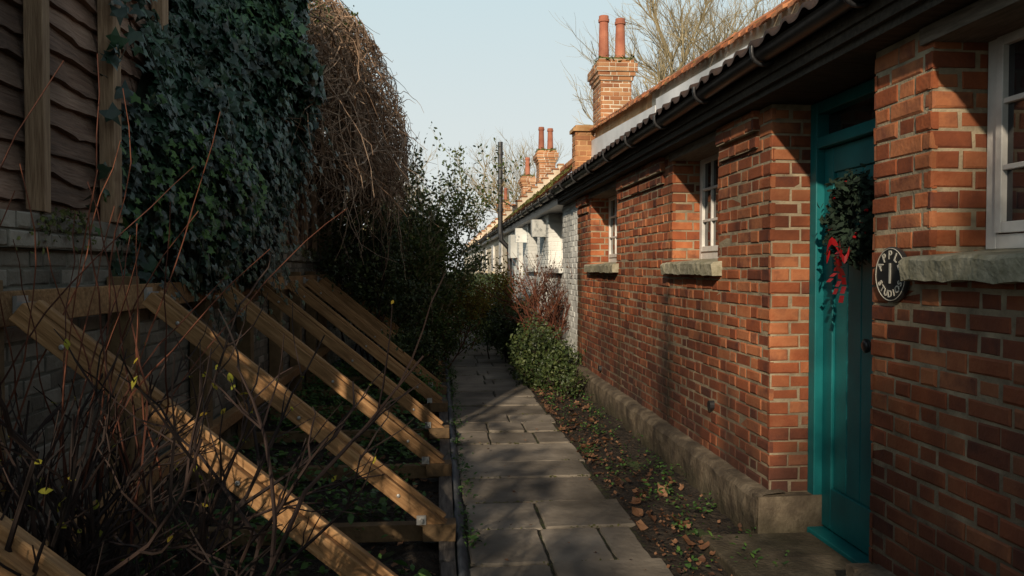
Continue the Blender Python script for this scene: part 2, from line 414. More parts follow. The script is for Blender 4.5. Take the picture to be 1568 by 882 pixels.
while y<11.4:
    w=.125; z=ptop(y)
    a=R.uniform(-.014,.014)
    for (xa,za,xb,zb) in ((2.17+a,z-.065,2.36,z+.045),(2.51,z-.05,2.34,z+.045)):
        base=len(cp.v); t=.026
        cp.v+=[(xa,y,za),(xb,y,zb),(xb,y+w-.026,zb),(xa,y+w-.026,za),(xa,y,za+t),(xb,y,zb+t),(xb,y+w-.026,zb+t),(xa,y+w-.026,za+t)]
        for f in ((0,3,2,1),(4,5,6,7),(0,1,5,4),(1,2,6,5),(2,3,7,6),(3,0,4,7)):
            cp.f.append(tuple(base+q for q in f)); cp.m.append(0)
    y+=w
y=YS
while y<11.4:
    z=ptop(y)+.04+R.uniform(-.006,.006)
    cp.tube([Vector((2.35,y,z)),Vector((2.35,y+.3,z+.012))],.05+R.uniform(0,.012),.055,8,cap=True); y+=.31
cp.obj('parapet_coping_tiles',[M_tile],cot)
mo=MB()
for i in range(1600):
    y=R.uniform(1,11.4)
    if mnoise.noise(Vector((y*1.9,1,0)))<.05: continue
    x=R.uniform(2.2,2.36); z=ptop(y)-.05+(x-2.19)*.56+.03
    mo.leaf(Vector((x,y,z)),Vector((-.5,R.gauss(0,.4),1)),R.uniform(.015,.035))
mo.obj('coping_moss',[M_moss],cot)
rf=MB(); rf.box(2.45,6.5,YS,11.45,2.9,3.0); rf.box(XR+.3,6.4,YS,YE+.8,-.1,2.89); rf.obj('flat_roof_and_rooms',[M_dark],cot)
b1=MB(); c1=MB(); brickbox(b1,c1,1.97,2.24,11.42,11.68,2.6,3.48)
c1.box(1.93,2.28,11.38,11.72,3.48,3.53); c1.box(1.97,2.24,11.42,11.68,3.53,3.57)
b1.obj('end_pier_bricks',[M_ystock],cot); c1.obj('end_pier_core',[M_ochre],cot)

# door
d=MB(); dy0,dy1=3.275,4.322; zb=.06
d.box(2.08,2.2,dy0,dy0+.075,zb,ZT-.004); d.box(2.08,2.2,dy1-.075,dy1,zb,ZT-.004)
d.box(2.081,2.2,dy0+.075,dy1-.075,2.16,2.22); d.box(2.081,2.2,dy0+.075,dy1-.075,ZT-.07,ZT-.006)
d.box(2.04,2.21,dy0,dy1,-.02,zb+.001); d.box(2.02,2.1,dy0+.02,dy1-.02,-.02,.025)
ia,ib=dy0+.08,dy1-.08
d.box(2.125,2.17,ia,ia+.10,zb+.01,2.155); d.box(2.125,2.17,ib-.10,ib,zb+.01,2.155)
d.box(2.126,2.169,ia+.10,ib-.10,zb+.01,.3); d.box(2.126,2.169,ia+.10,ib-.10,2.02,2.155)
n_=5; pw=(ib-ia-.2)/n_
for i in range(n_): d.box(2.14,2.165,ia+.1+pw*i+.002,ia+.1+pw*(i+1)-.002,.3,2.02)
d.obj('front_door',[M_teal],cot,bevel=.005)
gl=MB(); gl.poly([(2.15,dy0+.07,2.22),(2.15,dy1-.07,2.22),(2.15,dy1-.07,2.36),(2.15,dy0+.07,2.36)]); gl.obj('fanlight',[M_glass],cot)
kb=MB(); 
pts=[Vector((2.14-.012*i,3.72,1.12)) for i in range(7)]
for i,(r0,r1) in enumerate(((.04,.04),(.028,.014),(.012,.012),(.012,.03),(.034,.036),(.036,.02))):
    kb.tube([pts[i],pts[i+1]],r0,r1,14,cap=True)
kb.obj('door_knob',[M_black],cot,smooth=True)
st=MB(); st.box(1.42,2.04,3.1,4.2,-.05,.045,j=.006); st.obj('stone_doorstep',[M_conc],bevel=.012)
v=MB()
for (y,z) in ((5.25,.57),(9.0,.35)): v.tube([Vector((1.87,y,z)),Vector((1.825,y,z))],.032,.032,12,cap=True)
v.obj('overflow_pipe',[M_black],cot)

# wreath
wr=MB(); cy,cz,cx=3.81,1.75,2.07
for i in range(3000):
    t=R.uniform(0,2*math.pi); a=R.uniform(0,2*math.pi); rr=abs(R.gauss(0,.036))
    p=Vector((cx+rr*math.cos(a)-.01,cy+(.16+rr*math.sin(a))*math.cos(t),cz+(.175+rr*math.sin(a))*math.sin(t)))
    dd=Vector((-.6+R.gauss(0,.4),math.cos(t)*math.sin(a)+R.gauss(0,.5),math.sin(t)*math.sin(a)+R.gauss(0,.5)))
    wr.leaf(p,dd,R.uniform(.03,.055),'o',0)
for i in range(16):
    t=R.uniform(0,2*math.pi)
    p=Vector((cx-.045+R.gauss(0,.01),cy+.15*math.cos(t)+R.gauss(0,.02),cz+.16*math.sin(t)+R.gauss(0,.02)))
    wr.tube([p,p+Vector((-.008,0,.002)),p+Vector((-.014,0,0))],.008,.005,6,1,cap=True)
for (dy,dz,w) in ((.10,-.17,.045),(-.03,-.27,.045),(.035,-.23,.04)):
    p0=Vector((cx-.075,cy,cz-.16)); 
    for i in range(6):
        a=p0+Vector((-.012*math.sin(i*1.3),dy*i/6,dz*i/6)); b2=p0+Vector((-.012*math.sin((i+1)*1.3),dy*(i+1)/6,dz*(i+1)/6))
        wr.poly([a+Vector((0,-w/2,0)),a+Vector((0,w/2,0)),b2+Vector((0,w/2,.01)),b2+Vector((0,-w/2,.01))],1)
for s in (-1,1):
    c=Vector((cx-.08,cy,cz-.16)); 
    pts=[c+Vector((-.03*math.sin(t*math.pi),s*.08*math.sin(t*math.pi*.5)*1.2,.05*math.sin(t*2*math.pi))) for t in [i/8 for i in range(9)]]
    for i in range(8): wr.poly([pts[i]+Vector((.0,0,-.018)),pts[i+1]+Vector((0,0,-.018)),pts[i+1]+Vector((0,0,.018)),pts[i]+Vector((0,0,.018))],1)
wr.obj('christmas_wreath',[M_fir,M_red])

# round sign
sg=empty('round_house_sign'); s=MB(); sy,sz=3.09,1.475
s.tube([Vector((1.850,sy,sz)),Vector((1.832,sy,sz))],.113,.113,48,cap=True)
s.obj('plate',[M_black],sg,bevel=.003)
M_let=mat('sign_lettering',[(.42,.40,.33),(.56,.53,.46)],bump=0)
def ring(r):
    q=MB(); q.tube([Vector((1.830,sy+r*math.cos(t*math.pi/24),sz+r*math.sin(t*math.pi/24))) for t in range(49)],.0018,.0018,4); q.obj('ring',[M_let],sg)
ring(.106)
def letter(ch,r,ang,size):
    c=bpy.data.curves.new('letter','FONT'); c.body=ch; c.size=size; c.align_x='CENTER'; c.align_y='CENTER'; c.extrude=.0012; c.offset=.0006
    o=bpy.data.objects.new('letter_'+ch,c); scene.collection.objects.link(o); c.materials.append(M_let)
    u=r*math.sin(ang); w=r*math.cos(ang)
    base=Matrix(((0,0,-1),(-1,0,0),(0,1,0))).to_4x4()
    o.matrix_world=Matrix.Translation((1.829,sy-u,sz+w))@base@Matrix.Rotation(-ang,4,'Z'); o.parent=sg
for i,ch in enumerate('APPLE'): letter(ch,.078,math.radians(-64+32*i),.05)
for i,ch in enumerate('STUDIOS'): letter(ch,-.080,math.radians(63-21*i),.04)
letter('1',0,0,.12)

# ---------------------------------------------------------------- painted cottages further along
pc=empty('white_painted_cottage')
wb=MB(); wc=MB()
ops2=[(11.9,13.45,1.5,2.4),(15.0,16.6,1.5,2.4),(17.6,18.5,-1,2.4)]
Y0,Y1=YE,21.0
bricks(wb,(XW,Y1),(0,-1),(-1,0),Y1-Y0,0,ZT,holes=[(Y1-b,Y1-a,c,d) for (a,b,c,d) in ops2],pro=.004)
yp=Y0
for (a,b,c,d) in ops2:
    wc.box(XW+.001,XR,yp,a,-.1,ZT)
    if c>0: wc.box(XW+.001,XR,a,b,-.1,c)
    bricks(wb,(XW,b),(1,0),(0,-1),XR-XW,0 if c<0 else 1.5,ZT)
    yp=b
    if c>0: window(a+.01,b-.01,c+.02,2.4,2.08,pc)
wc.box(XW+.001,XR,yp,Y1,-.1,ZT); wc.box(2.35,2.5,Y0+.3,Y1,-.1,2.5,1)
for (a,b,c,d) in ops2[:2]: wc.box(1.79,2.1,a-.07,b+.07,1.43,1.5)
wc.box(1.7,1.86,18.9,19.5,1.75,2.3); wc.box(1.62,1.86,13.8,14.0,2.05,2.35); wc.box(1.62,1.86,16.8,16.95,2.05,2.35)
wb.obj('painted_brickwork',[M_white],pc); wc.obj('wall_core',[M_white,M_dark],pc)
e2=MB(); e2.box(1.72,2.3,11.5,21,ZT+.004,2.56); gutter(e2,11.4,21,zc=2.59); e2.obj('eaves_and_gutter',[M_black],pc)

def tiled_roof(mb,y0,y1,xa,za,xb,zb,tw=.17,th=.16):
    L=math.hypot(xb-xa,zb-za); nr=int(L/th); ux,uz=(xb-xa)/L,(zb-za)/L; nx_,nz_=-uz,ux
    if nz_<0: nx_,nz_=-nx_,-nz_
    for r in range(nr):
        y=y0-(tw/2 if r%2 else 0)
        while y<y1:
            a=max(y,y0)+.004; b=min(y+tw,y1)-.004; y+=tw
            if b-a<.03: continue
            l=R.uniform(.014,.024); f0=r*th-.01; f1=(r+1)*th+.01
            p=lambda f,yy,hh:(xa+ux*f+nx_*hh,yy,za+uz*f+nz_*hh)
            mb.poly([p(f0,a,l),p(f0,b,l),p(f1,b,.0),p(f1,a,.0)]); mb.poly([p(f0,a,-.005),p(f0,b,-.005),p(f0,b,l),p(f0,a,l)])
tr_=MB(); tiled_roof(tr_,11.7,21,1.62,2.64,3.3,4.1); tiled_roof(tr_,11.7,21,4.98,2.64,3.3,4.1,.4,.4)
y=11.7
while y<21: tr_.tube([Vector((3.3,y,4.1)),Vector((3.3,y+.4,4.1))],.1,.11,8,cap=True); y+=.41
tr_.obj('tiled_roof',[M_tile],pc)
gb=MB()
for yy in (11.7,21.0): gb.poly([(1.7,yy,2.5),(4.9,yy,2.5),(3.3,yy,4.07)])
gb.box(4.4,4.6,11,21,0,2.6); gb.obj('gables',[M_ystock],pc)
rm=MB()
for i in range(2600):
    y=R.uniform(11.8,30)
    if mnoise.noise(Vector((y*1.3,3,0)))<-.1: continue
    f=abs(R.gauss(0,.25)); 
    if f>1: continue
    rm.leaf(Vector((1.62+1.68*f,y,2.66+1.46*f+.03)),Vector((-.7,R.gauss(0,.4),.7)),R.uniform(.03,.09))
rm.obj('roof_moss',[M_moss],pc)

def firewall(mb,y,par):
    for i in range(12):
        f0=i/12; f1=(i+1)/12
        x0=1.62+1.68*f0; x1=1.62+1.68*f1; z=2.62+1.46*f1+.16
        mb.box(x0,x1,y-.12,y+.12,2.5,z)
        mb.box(x0-.01,x1+.01,y-.15,y+.15,z+.002,z+.035,1)
def chimney(x,y,z0,z1,w,dd,potn,poth,par,name='chimney'):
    b=MB(); c=MB()
    brickbox(b,c,x-w/2,x+w/2,y-dd/2,y+dd/2,z0,z1-.42)
    zz=z1-.42
    for i,o in enumerate((.03,.06,.09,.09,.04)):
        h=.075; ww=w/2+o; d2=dd/2+o
        brickbox(b,c,x-ww,x+ww,y-d2,y+d2,zz+.001,zz+h-.001); zz+=h
    m=MB(); 
    for i in range(420):
        px=x+R.uniform(-1,1)*w/2*1.2; py=y+R.uniform(-1,1)*dd/2*1.2
        m.leaf(Vector((px,py,zz+R.uniform(-.05,.07))),Vector((R.gauss(0,.5),R.gauss(0,.5)-.2,1)),R.uniform(.04,.09))
    m.box(x-w/2-.02,x+w/2+.02,y-dd/2-.02,y+dd/2+.02,zz,zz+.035,j=.01)
    p=MB()
    for i in range(potn):
        px=x+(i-(potn-1)/2)*w*.56; ph=poth*(1 if i%2==0 else .95); r=.098
        pr=[(0,1.15),(.06,1.15),(.065,1.0),(.86,.82),(.87,1.0),(.93,1.02),(.94,.9),(1,.9)]
        for (t0,a),(t1,c2) in zip(pr,pr[1:]):
            p.tube([Vector((px,y,zz+.02+ph*t0)),Vector((px,y,zz+.02+ph*max(t1,t0+.002)))],r*a,r*c2,16)
        p.tube([Vector((px,y,zz+ph*.9)),Vector((px,y,zz+ph*.95))],r*.8,r*.8,12,1,cap=True)
    b.obj(name+'_bricks',[M_ystock],par); c.obj(name+'_core',[M_cream],par); m.obj(name+'_moss',[M_moss],par); p.obj(name+'_pots',[M_pot,M_dark],par)
chimney(3.13,14.3,3.2,5.24,.54,.7,2,.84,pc)

tc_=empty('terraced_cottage')
far=MB(); fx=MB()
fx.box(1.88,2.1,21.0,60,-.1,2.5,0)
for yy in (23.5,27,31,34,38,42,46,50):
    fx.box(1.84,1.9,yy,yy+1.0,.1 if int(yy)%2 else 1.4,2.3,2); fx.box(1.80,1.9,yy-.1,yy+1.1,1.33,1.4,0)
tiled_roof(far,21.05,60,1.62,2.64,3.3,4.1,.3,.22)
y=21.1
while y<60: far.tube([Vector((3.3,y,4.1)),Vector((3.3,y+.6,4.1))],.1,.11,6); y+=.61
tiled_roof(far,21.05,60,4.98,2.64,3.3,4.1,1,.4)
far.obj('tiled_roof',[M_tile],tc_)
for yy in (21.1,26.9,32.9,40,48): firewall(fx,yy,tc_)
fx.box(4.4,4.6,21,60,0,2.6,1); fx.obj('walls',[M_cream,M_ystock,M_wpaint],tc_)
ge=MB(); gutter(ge,21,60,zc=2.59); ge.box(1.72,1.9,21,60,2.45,2.56); ge.obj('gutter',[M_black],tc_)
chimney(3.35,24.9,3.2,5.2,.5,.7,2,.75,tc_,'chimney_a')
chimney(3.3,29.6,3.2,4.95,.42,.6,1,.7,tc_,'chimney_b')
chimney(3.3,41,3.2,5.0,.5,.6,2,.7,tc_,'chimney_c')

vp=MB()
vp.tube([Vector((1.52,19.7,2.35)),Vector((1.52,19.7,4.62))],.06,.06,12,cap=True)
vp.tube([Vector((1.52,19.7,2.4)),Vector((1.54,19.7,2.2)),Vector((1.73,19.7,2.0)),Vector((1.75,19.7,1.7)),Vector((1.75,19.7,0))],.06,.06,12,cap=True)
for z in (.6,2.9,3.6,4.3): vp.tube([Vector((1.52 if z>2 else 1.75,19.7,z)),Vector((1.52 if z>2 else 1.75,19.7,z+.08))],.08,.08,12,cap=True)
vp.tube([Vector((1.52,19.7,3.2)),Vector((1.9,19.8,3.0))],.015,.015,6)
vp.obj('soil_vent_pipe',[M_black])

# ---------------------------------------------------------------- retaining wall, fence
rw=empty('brick_retaining_wall'); b=MB(); c=MB()
XL=-1.68
bricks(b,(XL,-1.5),(0,1),(1,0),22,0,1.58); c.box(XL-.24,XL,-1.5,20.5,-.1,1.58)
bricks(b,(XL+.03,-1.5),(0,1),(1,0),22,1.58,1.73,pro=.012); c.box(XL-.25,XL+.03,-1.5,20.5,1.582,1.72)
b.obj('bricks',[M_oldbrick],rw); c.obj('core',[mat('grimy_mortar',[(.07,.07,.055),(.16,.15,.12)],scale=10,bump=.5)],rw)
mo=MB()
for i in range(5200):
    y=R.uniform(1.5,14); z=1.76-abs(R.gauss(0,.07)); x=XL+.045+R.uniform(0,.02) if z<1.725 else XL+R.uniform(-.03,.05)
    if mnoise.noise(Vector((y*2.3,z*4,0)))<-.05: continue
    mo.leaf(Vector((x,y,z)),Vector((1,R.gauss(0,.6),R.gauss(0,.6)+.4)),R.uniform(.015,.035))
mo.obj('wall_moss',[mat('dark_moss',[(.04,.05,.012),(.13,.14,.035)],island=1,bump=0)],rw)

fn=empty('wooden_fence'); fb=MB(); fp=MB()
def fence(y0,y1,z0,z1):
    yb=y0
    while yb<y1:
        ye=min(yb+1.83,y1); z=z0
        while z<z1:
            h=.135; nn=26; base=len(fb.v); sd_=R.uniform(0,99)
            tl=R.uniform(-.008,.008)
            for i in range(nn+1):
                y=yb+(ye-yb)*i/nn
                w=.034*mnoise.noise(Vector((y*3.1,sd_,0)))+.014*mnoise.noise(Vector((y*12,sd_,3)))
                bx=.014*mnoise.noise(Vector((y*5,sd_,7)))
                fb.v+= [(-1.735+.002,y,z+w+tl*i/nn),(-1.700+bx,y,z+w+.003+tl*i/nn),(-1.742+bx,y,z+h+.03),(-1.765,y,z+h+.03)]
            for i in range(nn):
                for q in range(4):
                    q2=(q+1)%4; a=base+i*4
                    fb.f.append((a+q,a+q2,a+4+q2,a+4+q)); fb.m.append(0)
            z+=h*.82
        yb=ye
fence(2.85,14,1.68,3.35); fence(14,40,.2,2.0)
fp.box(-1.80,-1.765,2.85,14,1.66,1.9)
y=2.715
while y<14:
    fp.box(-1.69,-1.62,y,y+.085,1.735,3.42,j=.008)
    y+=.735
fb.obj('lap_boards',[M_fence],fn); fp.obj('posts',[M_post],fn,bevel=.004)

# ---------------------------------------------------------------- raking props
ys=[.45,1.72,2.95,4.24,5.55,6.8,8.05,9.15,10.2,11.2]
for i,yb in enumerate(ys):
    e=empty('timber_prop'); 
    P0=Vector((-1.46,yb+R.uniform(-.03,.03),1.34)); P1=Vector((.02,yb,.12)); dv=P1-P0; L=dv.length
    X=dv.normalized(); Yv=Vector((0,1,0)); Z=X.cross(Yv)
    mtx=Matrix(((X.x,Yv.x,Z.x,P0.x),(X.y,Yv.y,Z.y,P0.y),(X.z,Yv.z,Z.z,P0.z),(0,0,0,1)))
    q=MB(); q.box(-.02,L,-.042,.042,-.045,.035,j=.003); q.box(-.0,L-.03,-.008,.034,.036,.062,j=.003)
    # knots and bolt heads on the near face
    for kx in (.18,L*.5,L-.3): q.tube([Vector((kx,-.041,-.005)),Vector((kx,-.05,-.005))],.012,.010,8,1,cap=True)
    o=q.obj('rake',[M_wood,M_steel],e,bevel=.004); o.matrix_world=mtx
    q=MB(); q.box(-.09,.085,yb-.06,yb+.06,.06,.15,j=.004); q.box(-1.66,.0,yb+.075,yb+.145,.02,.11,j=.004)
    q.box(-1.665,-1.55,yb-.06,yb+.06,0,1.46,j=.004)
    q.obj('foot_and_strut',[M_wood2],e,bevel=.004)
    q=MB(); q.box(-.12,-.07,yb-.056,yb-.0465,.15,.20)
    q.tube([Vector((-.095,yb-.05,.175)),Vector((-.095,yb-.075,.175))],.012,.012,6,cap=True)
    q.box(-1.535,-1.52,yb-.04+.12,yb+.04+.12,1.33,1.4); q.tube([Vector((-1.52,yb+.12,1.365)),Vector((-1.47,yb+.12,1.365))],.014,.014,6,cap=True)
    q.obj('bolts',[M_steel],e)
q=MB(); q.box(-1.58,-1.535,-1.5,12,1.29,1.42,j=.005); q.box(-1.6,-1.53,-1.5,12,.33,.42,j=.005)
q.obj('timber_waling',[M_wood],bevel=.004)
q=MB(); y=-1.5
while y<30:
    l=R.uniform(1.6,2.4); q.box(.0,.085,y,y+l-.01,-.04,.055+R.uniform(-.008,.008),j=.006); y+=l
q.obj('path_edging_boards',[M_edge],bevel=.006)
q=MB(); nn=700
for i in range(nn+1):
    y=-1.5+30*i/nn; w=mnoise.noise(Vector((y*5,0,0)))*.012+mnoise.noise(Vector((y*17,0,0)))*.006
    q.v+=[(.09,y,-.03),(.092+w,y,.045+w),(.112+w,y,.05+w*.6),(.14+w,y,.018),(.15+w*.5,y,-.02)]
for i in range(nn):
    for k in range(4):
        a=i*5+k; q.f.append((a,a+1,a+6,a+5)); q.m.append(0)
q.obj('root_barrier_membrane',[M_membrane],smooth=True)

# ---------------------------------------------------------------- vegetation
def wander(p,d,L,n,cur,up=0.0):
    pts=[p.copy()]; d=d.normalized()
    for i in range(n):
        d=(d+Vector((R.gauss(0,cur),R.gauss(0,cur),R.gauss(0,cur)+up))).normalized()
        p=p+d*(L/n); pts.append(p.copy())
    return pts,d
def grow(mb,p,d,L,r,depth,cur=.15,up=.03,kids=4,spread=.7,ratio=.6,sides=4,tips=None,mi=0,rr=.6,rend=.45):
    n=max(3,int(5 if depth>0 else 4)); pts,dl=wander(p,d,L,n,cur,up)
    mb.tube(pts,r,r*rend,sides if depth>0 else 3,mi)
    if tips is not None and depth<=1: tips.append((pts,r))
    if depth<=0: return
    for k in range(kids):
        f=R.uniform(.3,1.0); i=min(n-1,int(f*n)); q=pts[i].lerp(pts[i+1],f*n-i if f<1 else 1)
        ax=(pts[i+1]-pts[i]).normalized()
        s=Vector((R.gauss(0,1),R.gauss(0,1),R.gauss(0,1))); s=(s-ax*s.dot(ax)).normalized()
        dd=(ax+s*spread*R.uniform(.6,1.3)).normalized()
        grow(mb,q,dd,L*ratio*R.uniform(.7,1.2),r*rr*R.uniform(.8,1),depth-1,cur,up,kids,spread,ratio,sides,tips,mi,rr,rend)

YI=7.1
iv=MB(); ib_=MB()
def ileft(z): return 4.3+.75*max(0,z-2.1)
def bulge(y,z):
    nn=mnoise.noise(Vector((y*.9,z*.9,2)))*.30+mnoise.noise(Vector((y*2.5,z*2.5,5)))*.20
    edge=min(1,max(0,(y-ileft(z)+.15)/1.0))*min(1,max(0,(YI+.15-y)/.6))
    lower=min(1,max(0,(z-1.3)/.5)); top=min(1,max(0,(4.3-z)/.8))
    return (.16+.42*edge*min(1,(y-3.6)/2.8)+nn)*lower**.5*top**.5*(.35+.65*edge)
cnt=0
while cnt<11500:
    y=R.uniform(4.0,YI); z=R.uniform(1.35,4.3)
    le=ileft(z)+.4*mnoise.noise(Vector((z*3,0,9)))
    if y<le and R.random()>.04: continue
    lo=1.5+.3*mnoise.noise(Vector((y*3,4,0)))+(.15 if y<5.3 else -.1)
    if z<lo and R.random()>.15: continue
    bz=bulge(y,z); x=-1.68+max(.03,bz)*(1-abs(R.gauss(0,.15)))
    iv.leaf(Vector((x,y,z)),Vector((1,-.35+R.gauss(0,.55),.35+R.gauss(0,.55))),R.uniform(.04,.10),'i'); cnt+=1
ny,nz=50,30  # dark backing sheet standing in for the dense inner foliage
for j in range(nz+1):
    for i in range(ny+1):
        z=1.5+2.7*j/nz; y=ileft(z)+.1+(YI-ileft(z)-.2)*i/ny
        ib_.v.append((-1.70+max(0,bulge(y,z)-.11),y,z))
for j in range(nz):
    for i in range(ny):
        a=j*(ny+1)+i; ib_.f.append((a,a+1,a+ny+2,a+ny+1)); ib_.m.append(0)
for i in range(90):
    y=R.uniform(4.4,YI); z0=R.uniform(1.5,2.8); pts,_=wander(Vector((-1.66+max(.05,bulge(y,z0)),y,z0)),Vector((.1,R.gauss(0,.3),-1)),R.uniform(.3,.7),6,.12)
    ib_.tube(pts,.004,.002,3)
    for p in pts: iv.leaf(p+Vector((R.gauss(0,.02),R.gauss(0,.03),0)),Vector((1,-.3,.3)),R.uniform(.04,.07),'i')
ivy=empty('ivy'); iv.obj('leaves',[M_ivy],ivy); ib_.obj('stems',[M_ivyback],ivy)
iy=MB()
for i in range(260):
    y=R.gauss(4.9,.35); z=R.gauss(2.0,.2); 
    iy.leaf(Vector((-1.62+max(.04,bulge(y,z)),y,z)),Vector((1,-.3+R.gauss(0,.5),.4)),R.uniform(.03,.06),'i')
iy.obj('young_leaves',[M_herb],ivy)

vn=MB(); vl=MB()
DC=(-1.5,9.6,2.8); DR=(.98,3.0,1.5)
def dome(u,v2,k=1.0):
    k2=k*(1+.22*mnoise.noise(Vector((math.cos(u)*2,math.sin(u)*3,v2*2))))
    return Vector((DC[0]+k2*DR[0]*math.cos(v2)*math.cos(u),DC[1]+k2*DR[1]*math.cos(v2)*math.sin(u),DC[2]+k2*DR[2]*math.sin(v2)))
for i in range(2000):
    u=R.uniform(-1.9,1.7); v2=R.uniform(-.3,1.45); k=R.uniform(.84,1.12)
    p=dome(u,v2,k)
    d0=Vector((R.gauss(0,.7)+.2,R.gauss(0,1),R.gauss(0,.8)))
    L=R.uniform(.4,1.3); n=8; pts=[p]; d0.normalize()
    for s in range(n):
        d0=(d0+Vector((R.gauss(0,.3),R.gauss(0,.3),R.gauss(0,.28)-.06))).normalized(); q=pts[-1]+d0*(L/n)
        r_=Vector(((q.x-DC[0])/DR[0],(q.y-DC[1])/DR[1],(q.z-DC[2])/DR[2])).length
        if r_>1.18: q=q+(Vector(DC)-q)*.08
        pts.append(q)
    vn.tube(pts,R.uniform(.004,.010),.002,3)
for i in range(300):
    u=R.uniform(-1.7,.9); p=dome(u,R.uniform(-.1,.6),R.uniform(.9,1.04))
    pts,_=wander(p,Vector((R.gauss(0,.3),R.gauss(0,.3),-1)),R.uniform(.5,1.5),8,.16,-.04); vn.tube(pts,.006,.002,3)
for i in range(4800):
    u=R.uniform(-1.9,1.9); v2=R.uniform(-.5,1.5); p=dome(u,v2,R.uniform(.45,.88))
    vl.leaf(p,Vector((R.gauss(0,1),R.gauss(0,1),R.gauss(0,1))),R.uniform(.06,.12),'o',0)
for i in range(2800):
    u=R.uniform(-1.9,1.9); v2=R.uniform(.8,1.55); p=dome(u,v2,R.uniform(.95,1.14))
    vl.leaf(p,Vector((R.gauss(0,1),R.gauss(0,1),R.gauss(0,1)+.5)),R.uniform(.03,.06),'o',1)
cl=empty('climbing_vine'); vn.obj('stems',[M_vine],cl); vl.obj('leaves',[M_brownleaf,M_olive],cl)

def shrub(name,base,h,w,wy,stems,leafn,lsize,lm,tm,depth=2,up=.08,rad=.07,kids=4,r=.014,spread=.75,leany=0,leanx=0):
    e=empty(name); tw=MB(); lv=MB(); tips=[]
    for i in range(stems):
        b0=Vector((base[0]+R.gauss(0,w*.18),base[1]+R.gauss(0,wy*.2),base[2]))
        d0=Vector((R.gauss(leanx,.3*w/h*1.6),R.gauss(leany,.3*wy/h*1.6),1))
        grow(tw,b0,d0,h*.62*R.uniform(.7,1.2),r,depth,.13,up,kids,spread,.5,4,tips)
    for i in range(leafn):
        pts,_=R.choice(tips); k=R.randrange(len(pts)-1); p=pts[k].lerp(pts[k+1],R.random())
        lv.leaf(p+Vector((R.gauss(0,rad),R.gauss(0,rad),R.gauss(0,rad))),Vector((R.gauss(0,.8),R.gauss(0,.8),R.gauss(0,.6)+.5)),R.uniform(*lsize))
    tw.obj('twigs',[tm],e); lv.obj('leaves',[lm],e); return e
shrub('evergreen_shrub',(-.5,12.4,0),3.6,1.3,1.0,17,15000,(.04,.08),M_olive,M_bark,rad=.055,kids=6,leanx=.08)
shrub('evergreen_shrub',(-.2,14.4,0),3.2,1.3,1.3,15,9500,(.04,.08),M_olive,M_bark,rad=.06,kids=6,leanx=.06)
shrub('evergreen_shrub',(-.95,11.2,0),2.4,.8,1.0,12,8000,(.04,.075),M_darkgreen,M_twig,rad=.09,kids=5)
shrub('deciduous_shrub',(.2,15.2,0),1.7,1.6,1.6,18,8500,(.04,.07),mat('autumn_shrub_leaf',[(.10,.085,.015),(.22,.19,.03),(.2,.09,.02)],island=1,bump=0,trans=.3),M_redtwig,rad=.07)
shrub('deciduous_shrub',(-.1,12.0,0),1.2,.8,1.2,14,5000,(.035,.065),M_olive,M_redtwig,rad=.07)
shrub('low_shrub',(-.35,9.9,0),.8,.6,1.0,12,4500,(.035,.06),M_darkgreen,M_twig,rad=.06)
shrub('low_shrub',(-.25,8.6,0),.4,.4,.8,10,1800,(.03,.05),M_herb,M_twig,rad=.05)
shrub('low_shrub',(1.42,10.8,0),.72,.7,2.0,24,7500,(.035,.07),M_darkgreen,M_twig,rad=.08)
shrub('low_shrub',(1.32,13.0,0),.9,.8,1.8,20,7000,(.04,.07),M_darkgreen,M_twig,rad=.08)
shrub('low_shrub',(1.25,16,0),1.15,.8,2.2,18,6500,(.04,.08),M_olive,M_twig,rad=.1)
shrub('dry_shrub',(1.6,11.8,0),1.8,.4,.7,24,1400,(.03,.05),M_brownleaf,M_redtwig,rad=.05,kids=5)
shrub('low_shrub',(1.46,9.5,0),.30,.4,.9,12,1000,(.03,.05),M_darkgreen,M_twig,rad=.05)
hd=MB()
for i in range(8000):
    p=Vector((R.uniform(.5,1.75),R.uniform(19,25),R.uniform(0,1.35))); hd.leaf(p,Vector((R.gauss(0,.8),-.4,R.gauss(0,.6)+.4)),R.uniform(.05,.1))
hd.obj('hedge',[M_darkgreen])
hd=MB()
for i in range(12000):
    y=R.uniform(15,44); x=-1.3+R.gauss(0,.55)+.15*math.sin(y); z=R.uniform(0,2.8+.6*math.sin(y*.9)); hd.leaf(Vector((x,y,z)),Vector((R.gauss(0,.8),-.4,R.gauss(0,.6)+.4)),R.uniform(.07,.15))
hd.obj('overgrown_hedge',[M_darkgreen])
fs=empty('bare_shrub'); tw=MB(); lv=MB(); tips=[]
for i in range(38):
    b0=Vector((-1.05+R.gauss(0,.2),2.25+R.gauss(0,.14),0))
    d0=Vector((R.gauss(.02,.30),R.gauss(-.02,.18),1))
    grow(tw,b0,d0,R.uniform(.75,1.2),.0115,2,.18,.05,4,.75,.48,5,tips,rr=.62)
for i in range(190):
    pts,_=R.choice(tips); p=R.choice(pts); lv.leaf(p,Vector((R.gauss(0,1),R.gauss(0,1),.4)),R.uniform(.015,.035))
rt=MB()
for i in range(44):
    pts,_=wander(Vector((-1.25+R.gauss(0,.26),2.5+R.gauss(0,.2),.7)),Vector((R.gauss(-.05,.2),R.gauss(0,.15),1)),R.uniform(.9,1.5),12,.10,.02)
    rt.tube(pts,.004,.0015,4)
tw.obj('twigs',[M_twig],fs); lv.obj('leaves',[M_lime],fs); rt.obj('shoots',[M_redtwig],fs)

